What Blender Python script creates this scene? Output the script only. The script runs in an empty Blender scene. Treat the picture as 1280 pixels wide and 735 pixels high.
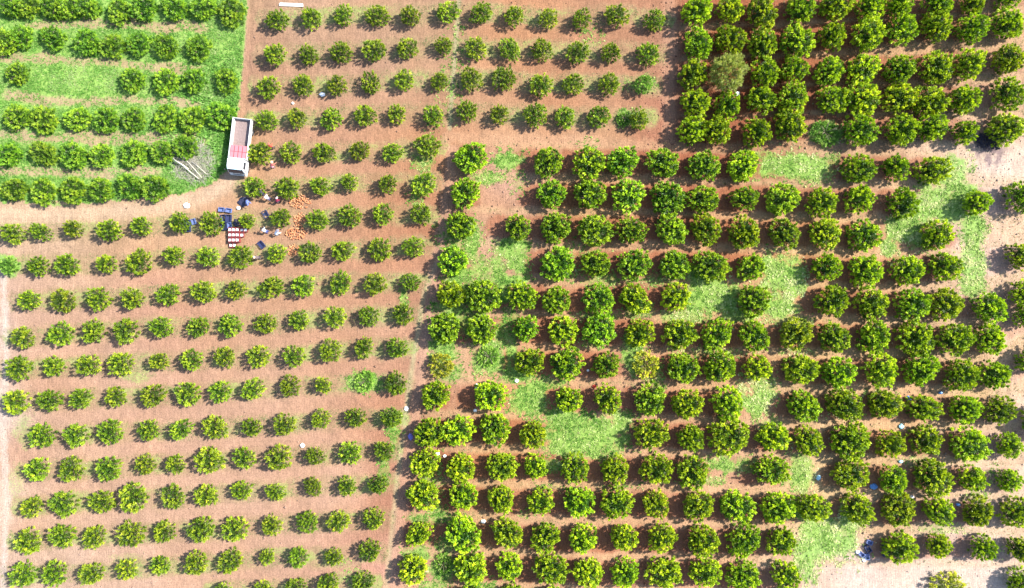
import bpy, bmesh, math, random
import numpy as np
from mathutils import Vector, Matrix

# ------------------------------------------------------------ camera, world, sun, exposure
SC = bpy.context.scene
COL = SC.collection
H = 85.0                       # drone height in metres
M = 0.1                        # metres on the ground per pixel of the 1280 px wide photograph
R = math.radians
cam_d = bpy.data.cameras.new('camera')
cam = bpy.data.objects.new('camera', cam_d); COL.objects.link(cam)
cam.location = (0, 0, H); cam.rotation_euler = (0, 0, 0)
cam_d.sensor_width = 36; cam_d.lens = 36 * H / 128.0
cam_d.clip_start = 0.5; cam_d.clip_end = 3000
SC.camera = cam

SUN_AZ, SUN_EL = R(20), R(42)          # direction towards the sun, azimuth from +X towards +Y
world = bpy.data.worlds.new('World'); SC.world = world; world.use_nodes = True
wn = world.node_tree; wn.nodes.clear()
sky = wn.nodes.new('ShaderNodeTexSky'); sky.sky_type = 'NISHITA'; sky.sun_disc = False
sky.sun_elevation = SUN_EL; sky.sun_rotation = math.pi/2 - SUN_AZ
bg = wn.nodes.new('ShaderNodeBackground'); bg.inputs[1].default_value = 0.125
wo = wn.nodes.new('ShaderNodeOutputWorld')
wn.links.new(sky.outputs[0], bg.inputs[0]); wn.links.new(bg.outputs[0], wo.inputs[0])
sl = bpy.data.lights.new('sun', 'SUN'); sl.energy = 4.7; sl.angle = R(1.6); sl.color = (1.0, 0.95, 0.87)
so = bpy.data.objects.new('sun', sl); COL.objects.link(so)
sdir = Vector((math.cos(SUN_AZ)*math.cos(SUN_EL), math.sin(SUN_AZ)*math.cos(SUN_EL), math.sin(SUN_EL)))
so.rotation_euler = sdir.to_track_quat('Z', 'Y').to_euler(); so.location = sdir*120
SC.view_settings.view_transform = 'Standard'; SC.view_settings.look = 'None'
SC.view_settings.exposure = 1.56; SC.view_settings.gamma = 1.0

rng = np.random.default_rng(7); random.seed(7)
def P(px, py, h=0.0):
    """photo pixel of a point h metres above the ground -> ground position"""
    k = (H - h)/H
    return ((px-640)*M*k, (367.5-py)*M*k)

# ------------------------------------------------------------ helpers
def s2l(c):
    return tuple(((v/255)/12.92 if v/255 <= 0.04045 else ((v/255+0.055)/1.055)**2.4) for v in c)
class NT:
    def __init__(s, name):
        s.m = bpy.data.materials.new(name); s.m.use_nodes = True; s.t = s.m.node_tree; s.n = s.t.nodes
        s.b = s.n['Principled BSDF']; s.out = s.n['Material Output']
    def node(s, t, **k):
        n = s.n.new(t)
        for a, v in k.items():
            if a.startswith('i_'):
                n.inputs[int(a[2:]) if a[2:].isdigit() else a[2:].replace('_', ' ')].default_value = v
            else: setattr(n, a, v)
        return n
    def l(s, a, b): s.t.links.new(a, b)
    def noise(s, scale, detail=3, rough=0.6, vec=None):
        n = s.node('ShaderNodeTexNoise'); n.inputs['Scale'].default_value = scale
        n.inputs['Detail'].default_value = detail; n.inputs['Roughness'].default_value = rough
        if vec is not None: s.l(vec, n.inputs['Vector'])
        return n
    def ramp(s, fac, stops):
        r = s.node('ShaderNodeValToRGB'); e = r.color_ramp.elements
        while len(e) < len(stops): e.new(0.5)
        for x, (p, c) in zip(e, stops):
            x.position = p; x.color = (c[0], c[1], c[2], 1) if not isinstance(c, (int, float)) else (c, c, c, 1)
        s.l(fac, r.inputs[0]); return r
    def mix(s, fac, a, b, mode='MIX'):
        n = s.node('ShaderNodeMix', data_type='RGBA', blend_type=mode)
        for inp, v in ((n.inputs[0], fac), (n.inputs[6], a), (n.inputs[7], b)):
            if hasattr(v, 'links'): s.l(v, inp)
            elif isinstance(v, (int, float)): inp.default_value = v
            else: inp.default_value = (v[0], v[1], v[2], 1)
        return n.outputs[2]
    def math(s, op, a, b=0.0, clamp=False):
        n = s.node('ShaderNodeMath', operation=op, use_clamp=clamp)
        for inp, v in ((n.inputs[0], a), (n.inputs[1], b)):
            if hasattr(v, 'links'): s.l(v, inp)
            else: inp.default_value = v
        return n.outputs[0]
def simple(name, col, rough=0.6, metal=0.0, var=0.25, scale=6.0, bump=0.0):
    t = NT(name); co = t.node('ShaderNodeTexCoord')
    n = t.noise(scale, 4, 0.6, co.outputs['Object'])
    c = t.mix(n.outputs[0], tuple(v*(1-var) for v in col), tuple(min(1, v*(1+var)) for v in col))
    t.l(c, t.b.inputs['Base Color']); t.b.inputs['Roughness'].default_value = rough; t.b.inputs['Metallic'].default_value = metal
    if bump:
        bn = t.node('ShaderNodeBump'); bn.inputs['Strength'].default_value = bump; bn.inputs['Distance'].default_value = 0.03
        t.l(n.outputs[0], bn.inputs['Height']); t.l(bn.outputs[0], t.b.inputs['Normal'])
    return t.m
def mesh_np(name, co, faces, nper, mats=(), attr=None, matidx=None):
    """co (N,3), faces (F,nper) index array"""
    me = bpy.data.meshes.new(name); co = np.asarray(co, np.float32); faces = np.asarray(faces, np.int32)
    me.vertices.add(len(co)); me.vertices.foreach_set('co', co.ravel())
    me.loops.add(faces.size); me.loops.foreach_set('vertex_index', faces.ravel())
    me.polygons.add(len(faces)); me.polygons.foreach_set('loop_start', np.arange(0, faces.size, nper, dtype=np.int32))
    if matidx is not None: me.polygons.foreach_set('material_index', np.asarray(matidx, np.int32))
    for m in mats: me.materials.append(m)
    for k, v in (attr or {}).items():
        v = np.asarray(v, np.float32)
        if v.ndim == 1:
            a = me.attributes.new(k, 'FLOAT', 'POINT'); a.data.foreach_set('value', v)
        else:
            a = me.attributes.new(k, 'FLOAT_COLOR', 'POINT')
            a.data.foreach_set('color', np.hstack([v, np.ones((len(v), 1), np.float32)]).ravel())
    me.update(calc_edges=True); return me
def link(name, me, parent=None, loc=None, rot=None, smooth=False):
    o = bpy.data.objects.new(name, me); COL.objects.link(o)
    if parent: o.parent = parent
    if loc: o.location = loc
    if rot: o.rotation_euler = rot
    if smooth: me.polygons.foreach_set('use_smooth', [True]*len(me.polygons))
    return o
def tag(o, label, cat=None, group=None, kind=None):
    if label: o['label'] = label
    if cat: o['category'] = cat
    if group: o['group'] = group
    if kind: o['kind'] = kind
    return o
def empty(name, loc=(0, 0, 0), rz=0.0):
    o = bpy.data.objects.new(name, None); COL.objects.link(o); o.empty_display_size = 0.3
    o.location = loc; o.rotation_euler = (0, 0, rz); return o
def bm_box(bm, c, s, rot=None):
    m = Matrix.Translation(c) @ (rot.to_4x4() if rot is not None else Matrix()) @ Matrix.Diagonal((s[0], s[1], s[2], 1))
    return bmesh.ops.create_cube(bm, size=1, matrix=m)['verts']
def bm_tube(bm, pts, rad, n=6):
    """tapered tube along points"""
    prev = None; pts = [Vector(p) for p in pts]
    for i, p in enumerate(pts):
        d = (pts[min(i+1, len(pts)-1)] - pts[max(i-1, 0)]).normalized()
        a = d.orthogonal().normalized() if prev is None else (prev[1] - d*prev[1].dot(d)).normalized()
        b = d.cross(a); r = rad[i] if isinstance(rad, (list, tuple)) else rad
        ring = [bm.verts.new(p + a*math.cos(2*math.pi*k/n)*r + b*math.sin(2*math.pi*k/n)*r) for k in range(n)]
        if prev:
            for k in range(n): bm.faces.new((prev[0][k], prev[0][(k+1) % n], ring[(k+1) % n], ring[k]))
        else: bm.faces.new(ring[::-1])
        prev = (ring, a)
    bm.faces.new(prev[0])
def bm_mesh(name, bm, mats, bevel=0.0, smooth=False):
    if bevel: bmesh.ops.bevel(bm, geom=bm.edges[:], offset=bevel, segments=2, affect='EDGES', clamp_overlap=True)
    bmesh.ops.recalc_face_normals(bm, faces=bm.faces[:])
    me = bpy.data.meshes.new(name); bm.to_mesh(me); bm.free()
    for m in (mats if isinstance(mats, (list, tuple)) else (mats,)): me.materials.append(m)
    if smooth: me.polygons.foreach_set('use_smooth', [True]*len(me.polygons))
    return me
_tab = np.random.default_rng(3).random((256, 256))
def vnoise(x, y, s, off=0):
    x = np.asarray(x, float)*s + 91.7 + off*13.1; y = np.asarray(y, float)*s + 57.3 + off*7.9
    xi = np.floor(x).astype(int); yi = np.floor(y).astype(int); fx = x-xi; fy = y-yi
    fx = fx*fx*(3-2*fx); fy = fy*fy*(3-2*fy)
    g = lambda a, b: _tab[a % 256, b % 256]
    return (g(xi, yi)*(1-fx)+g(xi+1, yi)*fx)*(1-fy) + (g(xi, yi+1)*(1-fx)+g(xi+1, yi+1)*fx)*fy
def fbm(x, y, s, o=3, off=0):
    r = 0; a = 0.5; t = 0
    for i in range(o): r = r + a*vnoise(x, y, s*2**i, off+i); t += a; a *= 0.55
    return r/t
def sstep(a, b, x):
    t = np.clip((x-a)/(b-a), 0, 1); return t*t*(3-2*t)

# ------------------------------------------------------------ tree positions (photo pixels of the crown centres, row by row)
HEDGE = [
 [(11,8),(35,6),(65,8),(88,9),(106,8),(147,13),(177,9),(218,9),(253,9),(288,14)],
 [(3,52),(26,45),(65,47),(106,52),(139,57),(172,55),(207,57),(247,59)],
 [(20,91),(165,100),(207,102),(242,101),(283,101)],
 [(20,146),(53,149),(95,148),(131,149),(166,149),(207,148),(240,149),(275,144)],
 [(11,192),(52,191),(90,194),(125,194),(166,191),(201,191),(232,184)],
 [(16,236),(52,239),(90,238),(125,238),(163,232),(192,235)]]
YOUNG = [
 [(346,24),(389,22),(430,18),(472,18),(513,19),(559,16),(600,15),(643,19),(685,23),(728,22),(772,20),(818,24)],
 [(342,68),(384,67),(426,64),(466,63),(509,60),(555,56,13),(596,60),(637,62),(679,61),(722,64),(765,64),(810,67)],
 [(336,107),(378,107),(421,106,13),(463,102),(505,99,14),(547,101,12),(589,99,16),(630,99,17),(677,105,16),(716,103,16),(760,106,14),(804,106,13)],
 [(332,150,16),(372,148,13),(414,147,13),(456,143,15),(497,143,13),(542,143,15),(584,140),(625,143),(669,144,17),(707,147),(750,147,16),(799,147,14)],
 [(324,192,15),(362,191,15),(404,191,15),(449,189,14),(491,190,15),(534,183,17)],
 [(316,235,15),(359,234,15),(400,232,14),(438,228,12),(485,229,14),(529,228,16)],
 [(15,290,15),(50,289,14),(90,287,14),(135,287,16),(177,283,14),(222,279,15),(263,278,15),(307,275,11),(349,272,14),(395,274,14),(436,271,15),(479,268,15),(525,268,14)],
 [(10,331,13),(45,332,13),(83,330,16),(133,330,14),(173,327,18),(215,321,14),(261,321,14),(299,321,16),(344,316,14),(387,315,15),(429,312,16),(474,312,16),(517,308,16)],
 [(35,376,14),(78,374,16),(121,372,17),(163,372,16),(208,368,15),(252,364,16),(295,361,15),(338,360,16),(379,357,16),(425,354,16),(468,354,16),(512,353,14)],
 [(29,421,15),(73,418,16),(117,414,16),(156,413,17),(201,408,15),(246,410,14),(287,406,16),(331,404,14),(374,401,13),(418,397,15),(460,395,15),(505,393,15)],
 [(22,461,18),(65,459,15),(110,457,16),(151,455,16),(197,451,14),(238,451,15),(280,448,15),(323,445,15),(366,446,17),(411,439,15),(455,436,14),(497,435,15)],
 [(20,503,17),(61,501,15),(101,499,15),(144,496,15),(188,495,16),(233,493,15),(275,489,15),(316,487,16),(362,484,15),(404,481,12),(494,478,16)],
 [(52,546,17),(93,544,16),(137,541,16),(184,538,14),(226,538,15),(269,535,16),(314,533,13),(355,530,15),(399,525,14),(445,522,15),(487,523,15)],
 [(45,588,16),(87,587,17),(133,587,17),(181,580,14),(218,581,12),(261,576,18),(305,574,15),(349,572,17),(393,570,14),(438,565,15),(478,564,14)],
 [(39,634,16),(79,630,17),(125,628,16),(166,623,19),(215,622,16),(257,619,16),(301,614,14),(343,614,13),(389,608,13),(433,607,14),(472,606,14)],
 [(34,677,17),(76,672,17),(117,672,16),(162,668,18),(205,666,16),(250,662,17),(294,662,17),(339,657,15),(383,653,15),(422,652,15),(468,649,14)],
 [(27,720,17),(67,717,16),(112,717,16),(158,712,13),(201,708,14),(242,705,17),(286,704,16),(332,697,12),(373,698,14),(418,696,13),(461,690,14)],
 [(278,738,13),(328,738,13),(369,736,14),(410,731,14),(453,728,14)]]
MATURE = [
 [(589,197,19),(685,202,19),(737,201,20),(781,202,19),(829,203,20),(881,207,19),(930,207,19),(1074,210,21),(1123,210,19),(1170,211,19)],
 [(581,242,20),(690,244,19),(738,244,20),(784,244,20),(835,247,20),(882,248,19),(932,249,17),(979,249,18),(1028,251,21),(1078,249,19),(1129,253,20),(1222,252,16),(1283,248,19)],
 [(574,282,20),(649,285,18),(696,285,21),(742,286,20),(790,286,18),(841,286,21),(884,286,19),(932,292,20),(984,292,20),(1032,293,19),(1084,294,20),(1175,295,20)],
 [(567,324,18),(696,328,20),(747,330,18),(792,330,20),(843,330,18),(890,332,20),(942,332,18),(1036,335,20),(1084,339,20),(1137,336,20),(1183,335,20),(1279,321,17)],
 [(564,367,18),(603,369,20),(651,370,18),(696,374,18),(749,374,19),(794,372,20),(846,371,20),(943,376,19),(1042,376,21),(1091,380,20),(1142,380,21),(1184,382,19),(1240,384,20),(1282,368,17)],
 [(557,412,20),(604,412,19),(658,412,19),(705,414,18),(752,414,21),(802,416,18),(852,418,19),(898,417,20),(945,420,19),(997,418,21),(1044,420,19),(1095,421,20),(1148,423,21),(1195,425,21),(1242,425,20),(1283,396,14)],
 [(662,454,18),(708,455,20),(760,457,18),(856,459,20),(901,459,20),(950,459,18),(1005,463,21),(1051,465,21),(1101,463,20),(1152,463,21),(1202,469,21),(1248,469,18),(1298,448,19)],
 [(544,496,18),(614,496,21),(713,500,18),(760,500,18),(813,500,19),(859,504,21),(909,504,20),(1009,507,20),(1059,507,20),(1108,508,21),(1159,510,20),(1209,512,19),(1253,512,18)],
 [(538,540,18),(572,540,18),(619,538,20),(667,542,18),(815,543,21),(863,546,18),(912,548,22),(966,548,20),(1012,553,20),(1065,551,21),(1115,554,19),(1161,553,18),(1213,554,22),(1262,557,16),(1302,530,19)],
 [(531,579,18),(576,583,20),(626,583,19),(671,584,17),(719,585,17),(771,588,18),(821,587,19),(867,589,20),(966,589,20),(1066,595,21),(1118,598,18),(1170,598,21),(1217,598,18),(1262,600,13)],
 [(527,621,18),(578,622,20),(625,625,18),(678,628,18),(723,629,20),(773,629,20),(821,630,17),(874,633,20),(924,633,20),(974,638,20),(1017,634,20),(1074,638,20),(1126,640,20),(1176,638,19),(1225,642,19),(1276,641,19)],
 [(523,667,15),(577,668,21),(633,668,19),(681,674,20),(731,675,20),(779,674,18),(828,674,20),(879,675,20),(930,678,21),(978,679,20),(1129,687,19),(1175,682,14),(1231,686,15),(1278,687,15)],
 [(515,712,18),(589,712,20),(637,711,18),(688,712,21),(735,716,19),(783,717,19),(832,716,20),(882,716,20),(932,722,20),(983,723,19),(1280,728,16)],
 [(590,748,18),(640,752,18),(690,753,18)]]
UPPER = [
 [(874,14,19),(912,10,16),(952,13,19),(1002,9,19),(1047,7,18),(1090,7,19),(1126,6,16),(1172,4,17),(1218,1,15),(1262,-8,16)],
 [(874,55,19),(915,50,18),(955,52,19),(999,49,19),(1042,45,17),(1085,42,21),(1129,38,18),(1171,34,19),(1216,35,19),(1262,30,19)],
 [(870,92,18),(955,90,19),(994,87,17),(1039,87,18),(1082,86,21),(1126,86,19),(1172,82,20),(1212,78,18),(1262,75,19)],
 [(870,126,18),(909,131,19),(952,124,18),(994,122,19),(1042,124,19),(1080,124,20),(1126,122,20),(1167,124,20),(1208,122,17),(1259,118,19)],
 [(868,162,19),(899,162,17),(947,163,19),(990,158,21),(1077,160,21),(1129,160,21),(1164,158,19),(1208,163,16),(1259,163,19)]]

# ------------------------------------------------------------ ground: areas
def in_poly(x, y, poly):
    inside = np.zeros(np.shape(x), bool); n = len(poly)
    for i in range(n):
        x0, y0 = poly[i]; x1, y1 = poly[(i+1) % n]
        c = ((y0 > y) != (y1 > y)) & (x < (x1-x0)*(y-y0)/((y1-y0) or 1e-9) + x0)
        inside ^= c
    return inside
def seg_dist(x, y, pts):
    d = np.full(np.shape(x), 1e9)
    for (ax, ay), (bx, by) in zip(pts[:-1], pts[1:]):
        vx, vy = bx-ax, by-ay; t = np.clip(((x-ax)*vx+(y-ay)*vy)/(vx*vx+vy*vy), 0, 1)
        d = np.minimum(d, np.hypot(x-ax-t*vx, y-ay-t*vy))
    return d
def poly_soft(x, y, poly, w):
    d = seg_dist(x, y, poly+[poly[0]]); s = np.where(in_poly(x, y, poly), d, -d)
    return sstep(-w, w, s)
FIELD = [(-60,-60),(309,-60),(309,10),(303,90),(296,150),(288,207),(268,228),(230,240),(180,248),(120,253),(60,254),(-60,250)]
BARE = [(-30,78,34,30,7),(130,78,0,0,0)]
STRIPES = [[(40,32),(110,30),(185,31),(250,34)],[(0,73),(60,74),(130,78),(190,84),(240,86)],[(15,118),(60,126),(120,128),(160,124),(240,130)],
           [(0,168),(60,172),(130,174),(200,170),(245,172)],[(0,213),(60,216),(130,214),(190,214)]]
PATH = [(572,-20),(560,165),(552,250),(540,340),(527,420),(515,520),(500,610),(484,745)]
MID = [(566,190),(552,300),(541,360),(530,440),(517,530),(503,620),(488,745)]
TRACK = [(-40,268),(60,268),(140,266),(200,258),(250,246),(285,228),(302,205),(312,150),(320,60),(322,-30)]
# (x, y, radius x, radius y, strength)
WEEDS_PATCH = [(632,200,26,14,.8),(612,222,20,10,.6),(603,340,16,14,.6),(590,300,10,26,.7),(575,345,22,10,.8),(645,325,18,22,.95),(640,350,24,10,.9),(556,438,18,26,.9),
 (560,465,22,16,.6),(611,447,22,22,1),(663,497,24,24,1),(735,545,54,30,1),(700,520,24,14,.8),(775,525,16,20,.7),(892,372,38,26,1),(978,345,30,32,1),(972,385,30,14,.9),(990,207,50,20,.9),(1040,200,14,10,.5),
 (1190,215,22,22,.8),(1165,255,34,26,1),(1130,285,26,22,1),(1110,310,12,10,.8),(1217,285,16,34,1),(1216,335,20,32,1),(1185,262,34,18,1),(945,503,24,22,.9),(960,530,18,8,.5),(1035,672,40,34,.8),(1010,690,22,36,.8),
 (1062,655,24,14,.8),(1000,590,18,30,.7),(903,580,22,12,.8),(793,440,14,30,.8),(523,690,18,16,.7),(556,712,22,22,.7),(523,650,14,10,.6),(545,735,20,12,.6),(840,395,26,8,.6),(925,395,30,8,.7),
 (930,490,10,24,.5),(600,745,60,10,.3),(456,477,18,13,1),(492,530,10,26,.7),(505,370,8,20,.6),(480,590,8,30,.5),(10,331,17,14,.95),(1032,166,20,14,1),(572,60,16,60,.22),(562,110,16,40,.30),(545,150,14,20,.25),
 (570,385,26,20,.7),(570,345,14,30,.8),(600,330,16,10,.5),(625,345,16,30,.7),(590,400,40,12,.6),(630,420,14,24,.6),(545,640,14,20,.6),(535,600,12,16,.5),(560,680,24,14,.5),(750,395,40,8,.5),(900,440,40,8,.4),(1000,440,30,6,.4),(700,525,20,20,.8),(725,330,30,30,.3),(760,350,30,10,.5),(820,350,30,10,.4),(650,225,12,20,.4),(575,300,26,30,.5),(590,360,30,14,.6),(585,410,30,20,.5),(640,310,22,16,.8),(630,370,26,10,.7),(640,440,14,30,.7),(650,470,30,14,.7),(690,480,26,10,.6),(800,390,30,12,.5),(740,430,20,8,.4),(860,395,40,12,.6),(990,400,40,10,.5),(1130,330,14,14,.5),(1150,300,24,16,.7),(1205,245,20,24,.9),(880,600,30,10,.5),(930,580,20,14,.5),(1000,640,18,20,.6),(1010,660,22,20,.7),(560,650,30,10,.4),(600,735,30,12,.6),(545,600,12,30,.4),(950,480,20,20,.6),(1090,490,30,6,.3),(1060,640,20,10,.5),(1180,660,40,8,.4),(1220,620,20,8,.4),(690,580,20,10,.6),(760,565,30,10,.6),(820,470,14,20,.5),(530,200,14,16,.5),(520,250,14,14,.4),(740,40,16,12,.3),(782,147,14,12,.8),(780,108,20,8,.35),(812,100,12,12,.6),(625,445,10,34,.6),(560,385,20,12,.6),(600,390,26,10,.4),(640,395,20,10,.5),
 (660,640,12,8,.3),(690,608,30,6,.35),(780,608,24,6,.3),(50,500,20,8,.3),(170,470,18,12,.5),(30,540,16,26,.45),(20,600,12,26,.4),(100,620,26,12,.45),(160,700,26,12,.4),(350,690,40,8,.45),(430,715,24,16,.35),(300,700,30,12,.3),
 (350,72,10,10,.4),(1245,690,20,10,.3),(1190,735,22,12,.4),(1150,575,30,6,.35),(870,440,30,8,.3),(1060,520,30,6,.3),(735,180,20,8,.3),(1240,590,10,16,.3),(700,560,20,14,.9),(880,350,20,20,.8)]
def field_mask(x, y): return poly_soft(x, y, FIELD, 4)
def weed_mask(x, y):
    """x, y in photo pixels on the ground"""
    nz = fbm(x*M, y*M, 0.5, 4, 5); nf = fbm(x*M, y*M, 1.6, 3, 15)
    f = field_mask(x, y + (nf-.5)*16)
    st = np.zeros(np.shape(x))
    for s in STRIPES:
        xs = [q[0] for q in s]; ys = [q[1] for q in s]
        d = np.abs(y-np.interp(x, xs, ys)); ex = sstep(30, 0, np.maximum(np.maximum(xs[0]-x, x-xs[-1]), 0))
        st = np.maximum(st, sstep(11, 3, d + (nz-.5)*14)*ex)
    w = f*(1-0.70*st)*np.where(nz > .3, 1, .8)
    for (cx, cy, rx, ry, s) in WEEDS_PATCH:
        d = np.hypot((x-cx)/rx, (y-cy)/ry)
        w = np.maximum(w, s*sstep(1.45, 0.35, d + (nz-.5)*1.1 + (nf-.5)*.7))
    return np.clip(w, 0, 1)
def row_dist(x, y, rows, lim=30):
    d = np.full(np.shape(x), 99.0)
    for r in rows:
        if len(r) < 3: continue
        xs = [q[0] for q in r]; ys = [q[1] for q in r]
        e = np.maximum(np.maximum(xs[0]-lim-x, x-xs[-1]-lim), 0)
        d = np.minimum(d, np.abs(y-np.interp(x, xs, ys)) + e*2)
    return d
# sunlit bare soil, sampled here and there over the photograph (sRGB)
SOIL = [(30,400,225,185,165),(60,480,222,178,155),(200,520,226,182,160),(350,500,224,180,156),(120,610,226,186,164),(300,640,226,184,162),(420,600,228,186,164),(40,700,230,196,176),
 (200,380,220,172,150),(330,340,212,166,138),(450,330,210,160,132),(480,420,214,168,142),(400,170,214,166,140),(450,80,212,170,146),(400,40,206,168,144),(520,40,206,166,138),(650,40,212,160,126),
 (700,120,206,152,120),(780,80,204,152,122),(640,170,226,178,144),(750,170,224,176,142),(835,60,196,146,122),(835,140,196,140,118),(830,180,196,140,118),(900,60,178,108,66),(960,110,176,104,72),
 (1040,60,200,140,100),(1150,60,212,160,122),(1240,60,228,184,152),(1250,130,228,188,165),(900,186,176,118,92),(1060,186,208,170,140),(1200,190,240,212,192),(1255,210,250,225,212),
 (625,260,216,166,136),(620,290,218,176,148),(630,230,220,178,160),(560,200,204,152,118),(545,280,196,138,108),(540,350,208,156,130),(525,440,212,160,136),(510,540,206,150,124),(497,620,206,150,128),(488,720,222,170,152),
 (720,265,218,170,120),(800,350,208,150,118),(900,310,216,158,118),(1000,310,228,184,130),(1100,310,228,180,140),(1250,290,246,210,195),(1250,350,246,212,196),(1265,480,246,212,192),
 (680,435,226,166,128),(780,480,216,166,138),(880,440,228,172,130),(1000,440,232,188,140),(1120,485,236,190,150),(1220,490,240,204,160),(1270,540,248,215,200),(1100,575,238,198,158),(1240,620,248,216,196),
 (640,560,214,164,118),(700,610,220,170,130),(800,605,222,168,134),(900,610,230,180,146),(930,600,228,176,148),(700,650,222,172,144),(800,650,224,170,142),(870,700,226,172,148),(580,640,210,165,125),
 (1100,660,240,202,170),(1020,610,242,210,160),(1180,700,252,228,216),(1080,720,252,226,214),(1000,735,248,218,200),(1230,710,250,226,215),
 (60,268,230,194,168),(200,256,230,190,158),(290,225,226,180,146),(316,90,206,160,134),(100,125,196,170,125),(200,32,188,160,120),(100,32,160,155,110),(60,75,188,165,110),(180,85,194,168,125),(190,128,208,180,140),(40,172,192,165,125),(80,216,196,178,135),
 (2,420,236,212,200),(1,520,240,218,208),(2,640,240,216,204),(24,420,222,178,155),(24,560,222,178,155),(26,660,224,184,162)]
_sx = np.array([s[0] for s in SOIL], float); _sy = np.array([s[1] for s in SOIL], float)
_sc = np.array([s2l(s[2:]) for s in SOIL])
KSOIL = 0.345
def soil_color(x, y):
    acc = np.zeros(x.shape+(3,)); wt = np.zeros(x.shape)
    for i in range(len(_sx)):
        w = 1/(((x-_sx[i])**2+(y-_sy[i])**2)+500.0)**1.7
        acc += w[..., None]*_sc[i]; wt += w
    return acc/wt[..., None]*KSOIL
def right_mask(x, y):
    m = poly_soft(x, y, [(575,178),(860,182),(1180,192),(1212,215),(1262,222),(1330,230),(1330,560),(1300,712),(1150,708),(1010,712),(1000,780),(500,780),(500,700),(520,560),(540,420),(560,300)], 8)
    u = poly_soft(x, y, [(850,-30),(1350,-30),(1350,100),(1300,180),(1200,178),(850,184)], 5)
    return np.maximum(m, u)

dense_x = np.arange(-70, 70.01, 0.21); dense_y = np.arange(-42, 42.01, 0.21)
far = np.array([72, 76, 84, 100, 140, 220, 400, 800.])
gx = np.concatenate([-far[::-1], dense_x, far]); gy = np.concatenate([-(far[::-1]-28), dense_y, far-28])
GX, GY = np.meshgrid(gx, gy)
PX = GX/M+640; PY = 367.5-GY/M
inview = sstep(80, 70, np.abs(GX))*sstep(52, 42, np.abs(GY))
col = soil_color(PX, PY)
wm = weed_mask(PX, PY)
nz1 = fbm(GX, GY, 0.35, 4, 21); nz2 = fbm(GX, GY, 1.4, 3, 31); nz3 = fbm(GX, GY, 0.12, 3, 41)
# tree strips of the right groves are redder earth with tree shade painted into it; lanes are pale and trodden
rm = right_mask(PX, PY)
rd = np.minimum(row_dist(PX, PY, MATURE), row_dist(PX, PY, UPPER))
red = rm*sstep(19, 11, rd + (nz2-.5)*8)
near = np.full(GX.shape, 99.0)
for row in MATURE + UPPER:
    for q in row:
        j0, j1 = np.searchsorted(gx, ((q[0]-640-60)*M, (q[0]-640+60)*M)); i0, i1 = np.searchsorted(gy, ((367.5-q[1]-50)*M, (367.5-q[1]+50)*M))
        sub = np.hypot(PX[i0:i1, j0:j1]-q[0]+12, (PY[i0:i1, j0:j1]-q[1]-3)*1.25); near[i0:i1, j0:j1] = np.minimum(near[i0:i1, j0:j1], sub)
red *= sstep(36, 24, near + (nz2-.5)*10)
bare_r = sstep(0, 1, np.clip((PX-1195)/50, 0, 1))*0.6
shade_red_l = np.array(s2l((190, 114, 84)))*KSOIL  # red-brown of soil in tree shadow, put into the earth colour
col = col*(1-(red*(0.62-bare_r*.6))[..., None]) + shade_red_l*(red*(0.62-bare_r*.6))[..., None]
lane = rm*sstep(13, 20, rd+(nz2-.5)*7)*.45; col = col*(1-lane[..., None]) + np.array(s2l((244,206,164)))*KSOIL*lane[..., None]
# weedy, duller strips below the young trees
yd = row_dist(PX, PY, YOUNG, 22)
ym = sstep(17, 8, yd+(nz2-.5)*10)*(1-rm)*(0.45+0.5*sstep(.35, .65, nz1))
dry = np.array(s2l((204, 180, 140)))*KSOIL
col = col*(1-(ym*.8)[..., None]) + dry*(ym*.8)[..., None]
# straw-coloured verge along the track between the two groves, and its wheel lines
pd = seg_dist(PX, PY, [(575,-20),(562,160)]); straw = np.array(s2l((214,205,165)))*KSOIL
k = sstep(5.5, 1.5, pd+nz2*2)*.9; col = col*(1-k[..., None]) + straw*k[..., None]
pl = seg_dist(PX, PY, [(545,330),(530,370),(512,480),(497,600),(482,745)]); k = sstep(7, 2, pl+nz2*3)*.75
col = col*(1-k[..., None]) + straw*k[..., None]
fm = field_mask(PX, PY)*.75; col = col*(1-fm[..., None]) + np.array(s2l((226,204,166)))*KSOIL*fm[..., None]
tk = sstep(22, 6, seg_dist(PX, PY, TRACK[:7])+nz2*6)*.6*(1-fm/.75)*1.5; col = col*(1-tk[..., None]) + np.array(s2l((240,208,180)))*KSOIL*tk[..., None]
for pts_, w_, c_, k_ in ((MID, 13, (236,192,168), .6), ([(3,325),(8,420),(3,520),(8,620),(3,760)], 7, (246,226,216), .8), ([(836,-20),(836,170)], 14, (226,178,152), .55), ([(560,172),(700,176),(850,182)], 11, (236,190,158), .5)):
    k = sstep(w_, w_*.35, seg_dist(PX, PY, pts_)+(nz2-.4)*9)*k_; col = col*(1-k[..., None]) + np.array(s2l(c_))*KSOIL*k[..., None]
# ash of a burnt heap, top right
ash = poly_soft(PX + (nz2-.5)*22, PY+(nz1-.5)*18, [(1212,172),(1240,170),(1262,185),(1258,205),(1240,215),(1222,200)], 6)*sstep(.3, .62, nz2)
ashc = np.array(s2l((150,128,140)))*KSOIL; col = col*(1-(ash*.8)[..., None]) + ashc*(ash*.8)[..., None]
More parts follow.
